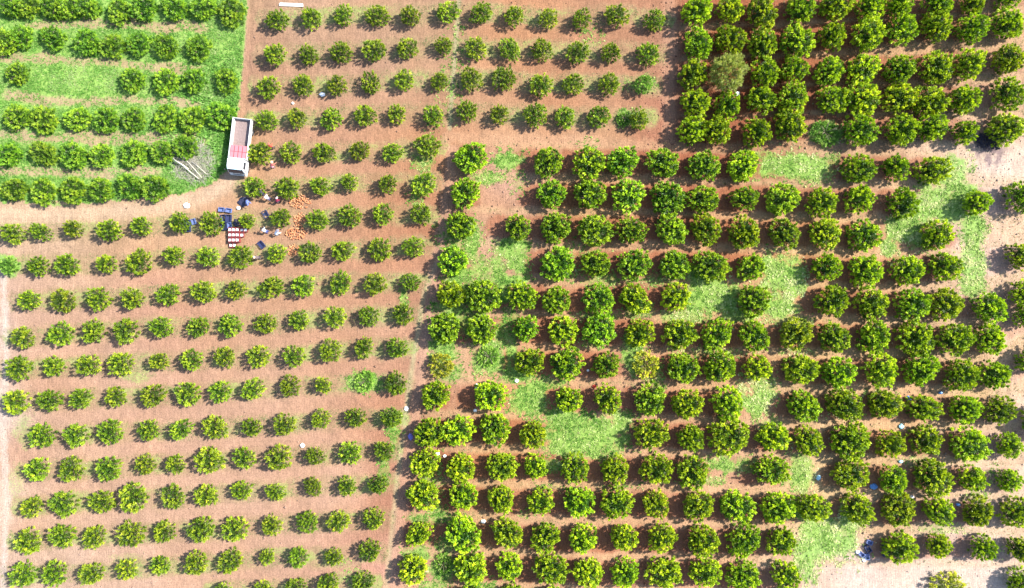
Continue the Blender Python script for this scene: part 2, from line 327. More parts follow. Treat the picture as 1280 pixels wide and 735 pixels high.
# clods, furrows and wheel ruts as real relief
z = (fbm(GX, GY, 2.2, 2, 51)-.5)*0.10 + (nz1-.5)*0.10 + (nz3-.5)*.12
z += -0.05*sstep(.5, 0, np.abs(seg_dist(PX, PY, MID)*M-.7)) - 0.05*sstep(.5, 0, np.abs(seg_dist(PX, PY, TRACK)*M-.8))
z += 0.05*np.sin(GY*9+nz1*6)*sstep(.4, .6, nz3)*(1-wm)*0.5
z *= inview
col = col*(0.84+0.34*nz1+0.20*(nz2-.3))[..., None]*(1+(nz3-.5)[..., None]*np.array([-.04, .05, .16]))*np.array([1.0, .965, .88])
ny, nx = GX.shape
idx = np.arange(nx*ny).reshape(ny, nx)
faces = np.stack([idx[:-1, :-1], idx[:-1, 1:], idx[1:, 1:], idx[1:, :-1]], -1).reshape(-1, 4)

def ground_material():
    t = NT('orchard_soil'); co = t.node('ShaderNodeTexCoord').outputs['Object']
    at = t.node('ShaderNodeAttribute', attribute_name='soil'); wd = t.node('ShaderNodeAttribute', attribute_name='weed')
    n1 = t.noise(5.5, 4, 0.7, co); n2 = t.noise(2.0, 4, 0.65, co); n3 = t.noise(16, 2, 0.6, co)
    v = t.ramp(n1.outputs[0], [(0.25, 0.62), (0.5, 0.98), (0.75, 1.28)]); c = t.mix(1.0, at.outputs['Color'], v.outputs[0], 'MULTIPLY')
    # combed streaks left by the harrow, up and down the picture on the left
    mp = t.node('ShaderNodeMapping'); mp.inputs['Scale'].default_value = (5.0, 0.5, 1); t.l(co, mp.inputs[0])
    n4 = t.noise(1.4, 3, 0.6, mp.outputs[0]); v4 = t.ramp(n4.outputs[0], [(0.3, 0.78), (0.5, 1.0), (0.7, 1.2)])
    c = t.mix(0.8, c, v4.outputs[0], 'MULTIPLY')
    v3 = t.ramp(n3.outputs[0], [(0.3, 0.7), (0.55, 1.0), (0.75, 1.25)]); c = t.mix(0.75, c, v3.outputs[0], 'MULTIPLY')
    # fallen dry leaves and straw specks
    lf = t.ramp(t.noise(9, 2, .8, co).outputs[0], [(0.64, 0.0), (0.70, 1.0)])
    c = t.mix(t.math('MULTIPLY', lf.outputs[0], 0.35), c, (0.34, 0.27, 0.15))
    # thin weed film
    g = t.mix(t.ramp(n2.outputs[0], [(0.35, 0.0), (0.65, 1.0)]).outputs[0], (0.08, 0.20, 0.025), (0.18, 0.34, 0.06))
    th = t.math('ADD', wd.outputs['Fac'], t.math('MULTIPLY', t.math('SUBTRACT', n1.outputs[0], 0.5), 1.1))
    wf = t.ramp(th, [(0.30, 0.0), (0.72, 1.0)]); c = t.mix(t.math('MULTIPLY', wf.outputs[0], 0.78), c, g)
    t.l(c, t.b.inputs['Base Color']); t.b.inputs['Roughness'].default_value = 0.95
    t.b.inputs['Specular IOR Level'].default_value = 0.1
    bp = t.node('ShaderNodeBump'); bp.inputs['Strength'].default_value = 0.55; bp.inputs['Distance'].default_value = 0.10
    t.l(t.math('ADD', n1.outputs[0], t.math('MULTIPLY', n3.outputs[0], 0.5)), bp.inputs['Height']); t.l(bp.outputs[0], t.b.inputs['Normal'])
    return t.m
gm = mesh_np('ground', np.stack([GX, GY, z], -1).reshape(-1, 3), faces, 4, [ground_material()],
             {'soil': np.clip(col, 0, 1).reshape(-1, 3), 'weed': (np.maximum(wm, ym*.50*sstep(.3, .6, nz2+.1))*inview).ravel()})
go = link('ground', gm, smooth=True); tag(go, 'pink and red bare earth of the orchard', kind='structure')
_zi = z[len(far):-len(far), len(far):-len(far)]
def gz(x, y):
    i = np.clip(((np.asarray(y)+42)/0.21).astype(int), 0, _zi.shape[0]-1); j = np.clip(((np.asarray(x)+70)/0.21).astype(int), 0, _zi.shape[1]-1)
    return _zi[i, j]

# ------------------------------------------------------------ foliage materials
def leaf_material(name, dark, mid, flush, gloss=0.42, trans=0.22):
    t = NT(name); at = t.node('ShaderNodeAttribute', attribute_name='tint')
    oi = t.node('ShaderNodeObjectInfo')
    c = t.ramp(at.outputs['Fac'], [(0.0, dark), (0.5, mid), (1.0, flush)]).outputs[0]
    hs = t.node('ShaderNodeHueSaturation'); t.l(c, hs.inputs['Color'])
    t.l(t.math('ADD', t.math('MULTIPLY', oi.outputs['Random'], 0.024), 0.484), hs.inputs['Hue'])
    rv = t.math('FRACT', t.math('MULTIPLY', oi.outputs['Random'], 17.3))
    t.l(t.math('ADD', t.math('MULTIPLY', rv, 0.45), 0.8), hs.inputs['Value'])
    t.l(hs.outputs[0], t.b.inputs['Base Color']); t.b.inputs['Roughness'].default_value = gloss
    t.b.inputs['Specular IOR Level'].default_value = 0.3
    tr = t.node('ShaderNodeBsdfTranslucent')
    t.l(t.mix(1.0, hs.outputs[0], (1.5, 1.4, 0.35), 'MULTIPLY'), tr.inputs[0])
    ms = t.node('ShaderNodeMixShader'); ms.inputs[0].default_value = trans
    t.l(t.b.outputs[0], ms.inputs[1]); t.l(tr.outputs[0], ms.inputs[2]); t.l(ms.outputs[0], t.out.inputs[0])
    return t.m
MAT_YOUNG = leaf_material('young_citrus_leaves', (0.03, 0.08, 0.006), (0.165, 0.27, 0.010), (0.38, 0.46, 0.03))
MAT_MATURE = leaf_material('citrus_leaves', (0.022, 0.070, 0.006), (0.21, 0.35, 0.008), (0.47, 0.59, 0.02))
MAT_DEEP = leaf_material('deep_green_citrus_leaves', (0.018, 0.062, 0.007), (0.155, 0.30, 0.009), (0.38, 0.54, 0.025))
MAT_OLIVE = leaf_material('pale_feathery_leaves', (0.12, 0.18, 0.04), (0.30, 0.38, 0.08), (0.46, 0.52, 0.16), .6, .35)
MAT_YELLOW = leaf_material('yellow_leaves', (0.12, 0.16, 0.015), (0.30, 0.33, 0.02), (0.52, 0.50, 0.03))
MAT_WEEDBUSH = leaf_material('fresh_weed_leaves', (0.06, 0.16, 0.015), (0.14, 0.30, 0.03), (0.30, 0.46, 0.08), .8)
MAT_BARK = simple('citrus_bark', (0.16, 0.12, 0.09), 0.9, var=.35, scale=14, bump=.4)

def leaves(bases, dirs, L, W, tint, rg, jit=0.35):
    """four-point folded leaf blades starting at bases along dirs"""
    n = len(bases)
    d = dirs + rg.normal(0, jit, (n, 3)); d /= np.linalg.norm(d, axis=1)[:, None]
    up = rg.normal(0, 0.75, (n, 3)); up[:, 2] += 1.0
    s = np.cross(d, up); s /= (np.linalg.norm(s, axis=1)[:, None]+1e-6); nrm = np.cross(s, d)
    L = L*rg.uniform(.75, 1.25, n)[:, None]; W = W*rg.uniform(.8, 1.2, n)[:, None]
    a = bases; b = bases + d*L*.5 + s*W*.5 + nrm*W*.12; c = bases + d*L - nrm*L*.12; e = bases + d*L*.5 - s*W*.5 + nrm*W*.12
    co = np.stack([a, b, c, e], 1).reshape(-1, 3); f = np.arange(4*n).reshape(n, 4)
    f = np.concatenate([f[:, [0, 1, 2]], f[:, [0, 2, 3]]]).reshape(-1, 3)
    return co, f, np.repeat(tint, 4)
def crown_mesh(name, rad, hgt, z0, nclump, nleaf, L, W, mat, seed, fill=900, flush=0.3, spread=.19, spike=.16, lobes=6, ngap=5):
    """leafy shoots set apart over a broad dome, each a tuft of separate leaf blades, over a sparser inner fill"""
    rg = np.random.default_rng(seed)
    ph = rg.uniform(0, 2*np.pi, 8)
    def rr(az, el):
        return 1 + .06*np.sin(2*az+ph[0]) + .05*np.sin(3*az+ph[1]) + .06*np.sin(lobes*az+ph[2]+2*el) + .04*np.sin(9*az+ph[3]-3*el)
    def dirs(n):
        az = rg.uniform(0, 2*np.pi, n); u = rg.uniform(-0.3, 1, n); el = np.arcsin(u)
        return az, el, np.stack([np.cos(el)*np.cos(az), np.cos(el)*np.sin(az), np.sin(el)], 1)
    cz = z0 + (hgt-z0)*0.36; up = (hgt-cz); dn = cz-z0
    # evenly spaced shoot tips by best candidate
    pts = []; azs = []; els = []
    for i in range(nclump):
        az, el, v = dirs(14)
        if pts: k = int(np.argmin((v @ np.array(pts).T).max(1)))
        else: k = 0
        pts.append(v[k]); azs.append(az[k]); els.append(el[k])
    v = np.array(pts); az = np.array(azs); el = np.array(els)
    keep = np.ones(len(v), bool)
    for q in range(ngap):
        ga, ge, gr = rg.uniform(0, 2*np.pi), rg.uniform(.35, 1.5), rg.uniform(.15, .30)
        g = np.array([math.cos(ge)*math.cos(ga), math.cos(ge)*math.sin(ga), math.sin(ge)]); keep &= (v @ g) < math.cos(gr)
    v, az, el = v[keep], az[keep], el[keep]; n = len(v); lop = rg.uniform(0, 6.28); lq = rg.uniform(.0, .16)
    r = rr(az, el)*rg.uniform(.82, 1.05, n)*(1-lq*(.5+.5*np.cos(az-lop)))
    def place(v, r): return np.stack([v[:, 0]*r*rad, v[:, 1]*r*rad, cz+np.where(v[:, 2] > 0, v[:, 2]*r*up, v[:, 2]*r*dn*3)], 1)
    ctr = place(v, r); out = v*np.array([1, 1, 1.1])+np.array([0, 0, .25]); out /= np.linalg.norm(out, axis=1)[:, None]
    tc = np.clip(rg.normal(flush, .20, n) + (rg.random(n) < .18)*.40, 0, 1)
    m = n*nleaf; sz = np.repeat(rg.uniform(.7, 1.25, n), nleaf)[:, None]
    t = rg.random((m, 1))
    bases = np.repeat(ctr, nleaf, 0) + rg.normal(0, spread*.5, (m, 3))*sz*(1-.5*t) + np.repeat(out, nleaf, 0)*(t-.4)*spike*2*sz
    tint = np.clip(np.repeat(tc, nleaf) + (t[:, 0]-.5)*.25 + rg.normal(0, .09, m), 0, 1)
    c1, f1, t1 = leaves(bases, np.repeat(out, nleaf, 0), L, W, tint, rg, .60)
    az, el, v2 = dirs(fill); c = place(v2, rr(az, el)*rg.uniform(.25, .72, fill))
    c2, f2, t2 = leaves(c, v2, L, W, np.clip(rg.normal(.03, .06, fill), 0, 1), rg, .8)  # inner leaves coloured near-black, painting shaded depth between the shoots
    co = np.concatenate([c1, c2]); f = np.concatenate([f1, f2+len(c1)]); ti = np.concatenate([t1, t2])
    k = rad/np.percentile(np.hypot(co[:, 0], co[:, 1]), 93); co[:, :2] *= k; co[:, 2] = np.maximum(co[:, 2], .03)
    return mesh_np(name, co, f, 3, [mat], {'tint': ti})
def trunk_mesh(name, rad, hgt, seed, r0):
    rg = random.Random(seed); bm = bmesh.new(); fork = hgt*.28
    bm_tube(bm, [(0, 0, -.12), (rg.uniform(-.03, .03), rg.uniform(-.03, .03), fork*.6), (0, 0, fork)], [r0*1.25, r0, r0*.9], 8)
    k = 6
    for i in range(k):
        a = 2*math.pi*(i+rg.uniform(-.25, .25))/k; rr = rad*rg.uniform(.5, .72)
        e = Vector((math.cos(a)*rr, math.sin(a)*rr, hgt*rg.uniform(.62, .85))); m = Vector((math.cos(a)*rr*.45, math.sin(a)*rr*.45, fork+(e.z-fork)*.5))
        bm_tube(bm, [(0, 0, fork-.04), m, e], [r0*.6, r0*.4, r0*.15], 5)
        for j in range(2):
            b = a+rg.uniform(-.7, .7); e2 = m+Vector((math.cos(b)*rr*.5, math.sin(b)*rr*.5, rg.uniform(.2, .5)*hgt*.5))
            bm_tube(bm, [m, e2], [r0*.3, r0*.1], 4)
    return bm_mesh(name, bm, MAT_BARK, smooth=True)
NV = 14
Y_CROWN = [crown_mesh('young_crown', 1.40, 2.05, .25, 66, 34, .24, .085, MAT_YOUNG, 100+i, 800, .38, .13, .17, 5+i % 3) for i in range(NV)]
Y_TRUNK = [trunk_mesh('young_trunk', 1.40, 2.0, 10+i, .06) for i in range(3)]
M_CROWN = [crown_mesh('crown', 1.90, 3.0, .35, 105, 42, .25, .11, MAT_MATURE, 200+i, 2600, .48, .15, .13, 5+i % 4) for i in range(NV)]
MAT_HEDGE = leaf_material('hedge_citrus_leaves', (0.022, 0.075, 0.006), (0.13, 0.28, 0.012), (0.30, 0.45, 0.03))
H_CROWN = [crown_mesh('hedge_crown', 1.90, 3.0, .25, 105, 36, .25, .10, MAT_HEDGE, 300+i, 2000, .45, .22, .16, 5+i % 4) for i in range(5)]
M_TRUNK = [trunk_mesh('trunk', 1.90, 2.9, 30+i, .10) for i in range(3)]
ORD = ['', 'first', 'second', 'third', 'fourth', 'fifth', 'sixth', 'seventh', 'eighth', 'ninth', 'tenth', 'eleventh', 'twelfth', 'thirteenth', 'fourteenth', 'fifteenth', 'sixteenth', 'seventeenth', 'eighteenth']
def plant_tree(name, px, py, rpx, crown, trunk, base_r, hgt, label, group, cat='tree', mat=None, hs=1.0):
    s = rpx*M/base_r; hs = hs*(.55+.45*s)*random.uniform(.93, 1.07)
    x, y = P(px, py, hgt*hs*.58)
    r = empty(name, (x, y, float(gz(x, y))), random.uniform(0, 6.28)); tag(r, label, cat, group)
    c = bpy.data.objects.new('crown', crown); COL.objects.link(c); c.parent = r
    t = bpy.data.objects.new('trunk', trunk); COL.objects.link(t); t.parent = r
    c.scale = (s*random.uniform(.87, 1.11), s*random.uniform(.87, 1.11), hs); t.scale = (s, s, hs)
    c.rotation_euler = (random.uniform(-.13, .13), random.uniform(-.13, .13), 0)
    if mat:
        c.material_slots[0].link = 'OBJECT'; c.material_slots[0].material = mat
    return r
def grove(rows, name, default, crowns, trunks, base_r, hgt, label, group, special=None, hs=1.0, k0=0):
    k = k0
    for ri, row in enumerate(rows):
        for ci, q in enumerate(row):
            rp = q[2] if len(q) > 2 else default
            rp *= random.uniform(.90, 1.0)*(1.0 if base_r < 1.6 else (1.0 if name.startswith('block') else 1.0))
            lab = label(ri+1, ci+1, rp, len(row)); mt = None
            if name == 'orange_tree' and q[0] < 960+random.uniform(-120, 60) and q[1] < 420+random.uniform(-120, 120): mt = MAT_DEEP
            if special and (q[0], q[1]) in special: mt, lab = special[(q[0], q[1])]
            plant_tree(name, q[0], q[1], rp, crowns[(k*5+ri) % len(crowns)], trunks[k % len(trunks)], base_r, hgt, lab, group, mat=mt, hs=hs); k += 1
size = lambda r, a, b: 'small' if r < a else ('large' if r > b else 'round')
grove(HEDGE, 'hedge_orange_tree', 16.3, H_CROWN, M_TRUNK, 1.90, 3.0,
      lambda r, c, s, n: f'bushy orange tree, {ORD[c]} from left in the {ORD[r]} row of the weedy upper left field', 'orange trees grown together in the weedy field', hs=.55)
grove(YOUNG, 'young_orange_tree', 15, Y_CROWN, Y_TRUNK, 1.53, 2.05,
      lambda r, c, s, n: f'{size(s, 13.6, 16.6)} young orange tree, {ORD[c]} from left in the {ORD[r]} row of the left grove', 'young orange trees planted in rows',
      {(804,106): (MAT_WEEDBUSH, 'pale fresh-green young tree, last of the third row beside the clod-strewn lane'),
       (10,331): (MAT_WEEDBUSH, 'pale weedy young tree at the far left end of the eighth row')})
grove(MATURE, 'orange_tree', 19, M_CROWN, M_TRUNK, 1.90, 3.0,
      lambda r, c, s, n: f'{size(s, 17, 20.6)} mature orange tree, {ORD[c]} from left in the {ORD[r]} row of the right grove', 'mature orange trees of the right grove')
grove(UPPER, 'block_orange_tree', 18.5, M_CROWN, M_TRUNK, 1.90, 3.0,
      lambda r, c, s, n: f'crowded orange tree, {ORD[c]} from left in the {ORD[r]} row of the dense upper right block', 'crowded orange trees of the upper right block', hs=1.05)
OLIVE_C = crown_mesh('feathery_crown', 2.2, 3.6, .4, 170, 46, .30, .07, MAT_OLIVE, 401, 900, .5, .22, .30)
plant_tree('feathery_tree', 912, 92, 23, OLIVE_C, M_TRUNK[0], 2.2, 3.6, 'pale olive feathery tree standing among the dark orange trees of the upper right block', None)
YEL_C = crown_mesh('yellow_crown', 1.5, 1.6, .1, 60, 28, .26, .10, MAT_YELLOW, 402, 400, .5)
for (px, py, rp, lab) in [(551,457,16,'yellowing sickly bush at the left edge of the right grove, in green weeds'), (808,457,16,'yellow-green stunted bush in the seventh row amid bigger orange trees'),
                          (1186,736,20,'dry yellowish shrub on the pale dirt at the bottom right')]:
    plant_tree('yellow_shrub', px, py, rp, YEL_C, Y_TRUNK[0], 1.5, 1.6, lab, 'yellowing shrubs', 'shrub')
WB_C = crown_mesh('weed_crown', 1.4, .8, .02, 70, 28, .22, .07, MAT_WEEDBUSH, 403, 500, .45)
for (px, py, rp, lab) in [(1032,165,17,'fresh green weed bush in a gap at the foot of the upper right block'), (611,446,14,'pale green weed bush in the gap of the right grove beside the dirt lane'),
                          (554,706,11,'dark green weed bush near the bottom of the centre path'), (456,477,12,'light green weed clump in a gap of the left grove'),
                          (781,148,9,'tiny green weed clump between two young trees of the fourth row')]:
    plant_tree('weed_bush', px, py, rp, WB_C, Y_TRUNK[1], 1.4, 1.2, lab, 'weed bushes', 'bush')

# ------------------------------------------------------------ low vegetation and litter on the soil (uncountable)
def grass_material(name, cols):
    t = NT(name); at = t.node('ShaderNodeAttribute', attribute_name='tint')
    c = t.ramp(at.outputs['Fac'], [(i/(len(cols)-1), k) for i, k in enumerate(cols)]).outputs[0]
    t.l(c, t.b.inputs['Base Color']); t.b.inputs['Roughness'].default_value = 0.7; t.b.inputs['Specular IOR Level'].default_value = 0.15
    tr = t.node('ShaderNodeBsdfTranslucent'); t.l(c, tr.inputs[0]); ms = t.node('ShaderNodeMixShader'); ms.inputs[0].default_value = .3
    t.l(t.b.outputs[0], ms.inputs[1]); t.l(tr.outputs[0], ms.inputs[2]); t.l(ms.outputs[0], t.out.inputs[0]); return t.m
MG_L = grass_material('field_weed_blades', [(0.04, 0.12, 0.02), (0.09, 0.23, 0.03), (0.16, 0.33, 0.06), (0.36, 0.42, 0.18)])
MG_R = grass_material('pale_grass_blades', [(0.09, 0.22, 0.03), (0.20, 0.36, 0.06), (0.38, 0.50, 0.14), (0.72, 0.70, 0.38)])
MG_D = grass_material('dry_grass_blades', [(0.08, 0.13, 0.04), (0.15, 0.19, 0.07), (0.25, 0.25, 0.12), (0.42, 0.38, 0.22)])
def tufts(name, x, y, size, tint, mat, label, cat, nb=5, seed=1):
    rg = np.random.default_rng(seed); n = len(x)
    b = np.stack([x, y, gz(x, y)], 1); b = np.repeat(b, nb, 0); b[:, :2] += rg.normal(0, .05, (n*nb, 2))
    a = rg.uniform(0, 2*np.pi, n*nb); d = np.stack([np.cos(a), np.sin(a), rg.uniform(.3, 1.3, n*nb)], 1)
    L = np.repeat(size, nb)[:, None]
    d /= np.linalg.norm(d, axis=1)[:, None]
    s = np.stack([-np.sin(a), np.cos(a), np.zeros(n*nb)], 1)*L*.2
    co = np.stack([b-s, b+s, b+d*L*rg.uniform(.7, 1.3, (n*nb, 1))], 1).reshape(-1, 3)
    f = np.arange(3*n*nb).reshape(-1, 3)
    ti = np.clip(np.repeat(tint, nb)+rg.normal(0, .12, n*nb), 0, 1)
    o = link(name, mesh_np(name, co, f, 3, [mat], {'tint': np.repeat(ti, 3)})); return tag(o, label, cat, kind='stuff')
def scatter(n, box, fn, seed):
    rg = np.random.default_rng(seed); x = rg.uniform(box[0], box[2], n); y = rg.uniform(box[1], box[3], n)
    k = rg.random(n) < fn(x, y); return x[k], y[k], rg
x, y, rg = scatter(52000, (-20, -20, 312, 258), lambda x, y: weed_mask(x, y)*field_mask(x, y)*(.3+.6*sstep(.35, .6, fbm(x*M, y*M, .9, 2, 3))), 11)
# strips mown lower between the rows, rank growth by the truck and round the pole heap
rank = sstep(110, 20, np.hypot((x-275), (y-170)*.8))
tn = np.clip(.15+.75*fbm(x*M, y*M, .45, 3, 61)+rg.normal(0, .1, len(x)), 0, 1)
low = sstep(30, 0, np.hypot((x-105)/2.6, (y-95)))
tufts('weeds', (x-640)*M, (367.5-y)*M, rg.uniform(.12, .26, len(x))*(1+1.1*rank), np.clip(tn+low*.2, 0, .95), MG_L, 'rank green weeds covering the upper left field between the tree rows', 'weeds', 5, 12)
x, y, rg = scatter(230000, (430, 30, 1280, 740), lambda x, y: (weed_mask(x, y)*(1-field_mask(x, y)))**1.0*(.28+.7*sstep(.38, .54, fbm(x*M, y*M, 1.1, 3, 9))), 13)
bright = sstep(600, 1100, x)
tufts('grass', (x-640)*M, (367.5-y)*M, rg.uniform(.10, .30, len(x)), np.clip(.02+.45*bright+1.1*(fbm(x*M, y*M, .7, 3, 71)-.35)+rg.normal(0, .2, len(x)), 0, 1), MG_R, 'pale green grass patches in gaps of the right grove', 'grass', 6, 14)
def dry_fn(x, y):
    d = row_dist(x, y, YOUNG, 22); r = right_mask(x, y); rdd = row_dist(x, y, MATURE)
    l = sstep(16, 7, d)*(1-r)*1.0; rr = r*sstep(15, 22, rdd)*.55
    return np.clip(l+rr+weed_mask(x, y)*.6, 0, 1)*sstep(.32, .6, fbm(x*M, y*M, .6, 3, 81))*(1-field_mask(x, y)*.6)
x, y, rg = scatter(200000, (-10, -10, 1290, 745), dry_fn, 15)
tufts('dry_grass', (x-640)*M, (367.5-y)*M, rg.uniform(.07, .17, len(x)), rg.random(len(x))*.9, MG_D, 'thin dry grass and small weeds dotted over the bare earth', 'dry grass', 4, 16)
# clods and stones
def clod_fn(x, y):
    k = .10+.9*poly_soft(x, y, [(812,-10),(852,-10),(852,200),(812,200)], 8)+.5*poly_soft(x, y, [(1195,180),(1262,180),(1262,235),(1205,235)], 8)+.25*right_mask(x, y)
    return np.clip(k, 0, 1)*(1-weed_mask(x, y))
x, y, rg = scatter(60000, (-10, -10, 1290, 745), clod_fn, 17)
n = len(x); s = rg.gamma(2.0, .022, n)+.02; s = np.minimum(s, .16)
oct_ = np.array([[1,0,0],[-1,0,0],[0,1,0],[0,-1,0],[0,0,1],[0,0,-1]], float); of = np.array([[0,2,4],[2,1,4],[1,3,4],[3,0,4],[2,0,5],[1,2,5],[3,1,5],[0,3,5]])
X = (x-640)*M; Y = (367.5-y)*M
co = (oct_[None]*s[:, None, None]*rg.uniform(.6, 1.3, (n, 6, 1))) + np.stack([X, Y, gz(X, Y)+s*.2], 1)[:, None, :] + rg.normal(0, .15, (n, 6, 3))*s[:, None, None]
f = (of[None]+(np.arange(n)*6)[:, None, None]).reshape(-1, 3)
cc = soil_color(x, y)*rg.uniform(.55, 1.25, n)[:, None]
tm = NT('clod_earth'); a = tm.node('ShaderNodeAttribute', attribute_name='soil'); tm.l(a.outputs['Color'], tm.b.inputs['Base Color']); tm.b.inputs['Roughness'].default_value = .95
o = link('soil_clods', mesh_np('soil_clods', co.reshape(-1, 3), f, 3, [tm.m], {'soil': np.repeat(np.clip(cc, 0, 1), 6, 0)}))
tag(o, 'loose clods and stones of reddish earth scattered over the lanes', 'soil clods', kind='stuff')

# ------------------------------------------------------------ truck
W_PAINT = simple('white_truck_paint', (0.60, 0.60, 0.60), .3, var=.12, scale=2)
W_PAINT2 = simple('chalky_white_paint', (0.55, 0.54, 0.52), .55, var=.25, scale=3)
GLASS = simple('dark_cab_glass', (0.03, 0.035, 0.045), .12, var=.1)
RUBBER = simple('tyre_rubber', (0.03, 0.03, 0.03), .85)
STEEL = simple('grey_steel', (0.35, 0.35, 0.36), .45, .6)
CHASSIS = simple('dark_chassis', (0.05, 0.05, 0.055), .7)
BEDFLOOR = simple('rusty_brown_bed_boards', (0.20, 0.145, 0.135), .8, var=.5, scale=5, bump=.3)
BLUEWHITE = simple('pale_blue_paint', (0.42, 0.60, 0.70), .4, var=.1)
LAMP = simple('lamp_glass', (0.75, 0.74, 0.68), .15); AMBER = simple('amber_plastic', (0.7, 0.25, 0.03), .3); REDL = simple('red_lamp_plastic', (0.5, 0.03, 0.02), .3)
def part(name, parent, fn, mat, bevel=0.0, smooth=False, label=None, loc=None):
    bm = bmesh.new(); fn(bm); o = link(name, bm_mesh(name, bm, mat, bevel, smooth), parent, loc)
    if label: o['label'] = label
    return o
tx, ty = P(299.5, 182.5, 1.4)
TR = R(-6.7)
truck = empty('flatbed_truck', (tx, ty, 0.0), TR)
tag(truck, 'white dropside truck parked on the dirt track, red crates behind its cab', 'truck')
def prism_x(bm, prof, x0, x1, inset=0.0):
    """profile of (y, z) pulled across x, top narrowed by inset"""
    zs = [p[1] for p in prof]; z0, z1 = min(zs), max(zs)
    def k(zv): return inset*max(0, (zv-1.25)/(z1-1.25))
    a = [bm.verts.new((x0+k(q[1]), q[0], q[1])) for q in prof]; b = [bm.verts.new((x1-k(q[1]), q[0], q[1])) for q in prof]
    bm.faces.new(a); bm.faces.new(b[::-1]); n = len(prof)
    for i in range(n): bm.faces.new((a[i], b[i], b[(i+1) % n], a[(i+1) % n]))
cabp = [(-3.38, .55), (-3.42, 1.05), (-3.36, 1.32), (-2.92, 2.10), (-2.72, 2.22), (-1.85, 2.26), (-1.72, 2.15), (-1.70, .60)]
part('cab', truck, lambda bm: prism_x(bm, cabp, -1.06, 1.06, .10), W_PAINT, .045)
def wsf(bm):
    y0, z0, y1, z1 = -3.335, 1.40, -2.965, 2.06; off = Vector((0, -.03, .018))
    vs = [Vector((-.93, y0, z0))+off, Vector((.93, y0, z0))+off, Vector((.87, y1, z1))+off, Vector((-.87, y1, z1))+off]
    a = [bm.verts.new(v) for v in vs]; b = [bm.verts.new(v-off*1.6) for v in vs]
    bm.faces.new(a); bm.faces.new(b[::-1])
    for i in range(4): bm.faces.new((a[i], b[i], b[(i+1) % 4], a[(i+1) % 4]))
ws = part('windshield', truck, wsf, GLASS)
def wiper(sx):
    return lambda bm: bm_tube(bm, [(sx, -3.40, 1.40), (sx-.42, -3.27, 1.70)], .018, 5)
for sx in (-.25, .55): part('wiper', ws, wiper(sx), CHASSIS)
for s in (-1, 1):
    dr = part('door', truck, lambda bm: bm_box(bm, (s*1.055, -2.45, 1.0), (.03, 1.05, .75)), W_PAINT, .01)
    part('side_window', truck, lambda bm: bm_box(bm, (s*1.018, -2.42, 1.72), (.03, .86, .50), Matrix.Rotation(s*-.09, 3, 'Y')), GLASS, .008)
    part('door_handle', dr, lambda bm: bm_box(bm, (s*1.082, -2.08, 1.22), (.03, .14, .04)), CHASSIS)
    mr = part('wing_mirror', truck, lambda bm: (bm_box(bm, (s*1.30, -3.10, 1.75), (.16, .08, .32))), CHASSIS, .02)
    part('mirror_arm', mr, lambda bm: bm_tube(bm, [(s*1.05, -3.0, 1.62), (s*1.26, -3.08, 1.72)], .018, 5), CHASSIS)
    part('headlight', truck, lambda bm: bm_box(bm, (s*.80, -3.43, .98), (.34, .06, .20)), LAMP, .02)
    part('indicator_lamp', truck, lambda bm: bm_box(bm, (s*1.0, -3.40, 1.2), (.10, .06, .10)), AMBER, .01)
    part('tail_lamp', truck, lambda bm: bm_box(bm, (s*.85, 3.44, .78), (.28, .05, .14)), REDL, .01)
    part('mudguard', truck, lambda bm: bm_box(bm, (s*.92, 2.0, .90), (.34, 1.15, .03)), CHASSIS)
part('front_bumper', truck, lambda bm: bm_box(bm, (0, -3.46, .62), (2.08, .14, .26)), W_PAINT2, .03)
part('front_grille', truck, lambda bm: [bm_box(bm, (0, -3.435, .86+.07*i), (1.1, .04, .035)) for i in range(4)], CHASSIS)
part('roof_visor', truck, lambda bm: bm_box(bm, (0, -2.93, 2.20), (1.75, .22, .03), Matrix.Rotation(.25, 3, 'X')), BLUEWHITE, .008)
part('chassis_frame', truck, lambda bm: [bm_box(bm, (sx, .2, .72), (.12, 6.6, .2)) for sx in (-.42, .42)] + [bm_box(bm, (0, yy, .72), (.8, .12, .14)) for yy in (-1.2, .6, 2.8)], CHASSIS)
bed = part('bed', truck, lambda bm: bm_box(bm, (0, .88, .93), (2.12, 4.95, .08)), STEEL, .01)
for i in range(11):
    part('floor_board', bed, lambda bm: bm_box(bm, (-.92+.184*i, .88, .985+.004*(i % 3)), (.172, 4.82, .03)), BEDFLOOR, .005)
for s in (-1, 1):
    for k in range(2):
        pn = part('side_panel', truck, lambda bm: bm_box(bm, (s*1.10, -.36+2.47*k, 1.25), (.07, 2.38, .62)), W_PAINT2, .012)
        for i in range(4): part('panel_rib', pn, lambda bm: bm_box(bm, (s*1.145, -1.3+2.47*k+.62*i, 1.25), (.03, .07, .54)), W_PAINT2)
    for yy in (-1.62, .875, 3.36): part('corner_post', truck, lambda bm: bm_box(bm, (s*1.10, yy, 1.30), (.10, .09, .78)), W_PAINT2, .01)
    part('top_rail', truck, lambda bm: bm_box(bm, (s*1.11, .87, 1.595), (.13, 4.86, .05)), W_PAINT, .01)
part('tailgate', truck, lambda bm: bm_box(bm, (0, 3.37, 1.25), (2.08, .06, .60)), W_PAINT2, .012)
part('headboard', truck, lambda bm: [bm_box(bm, (0, -1.59, 1.42), (2.1, .06, .98))]+[bm_box(bm, (-.9+.45*i, -1.63, 1.42), (.05, .03, .94)) for i in range(5)], BLUEWHITE, .008)
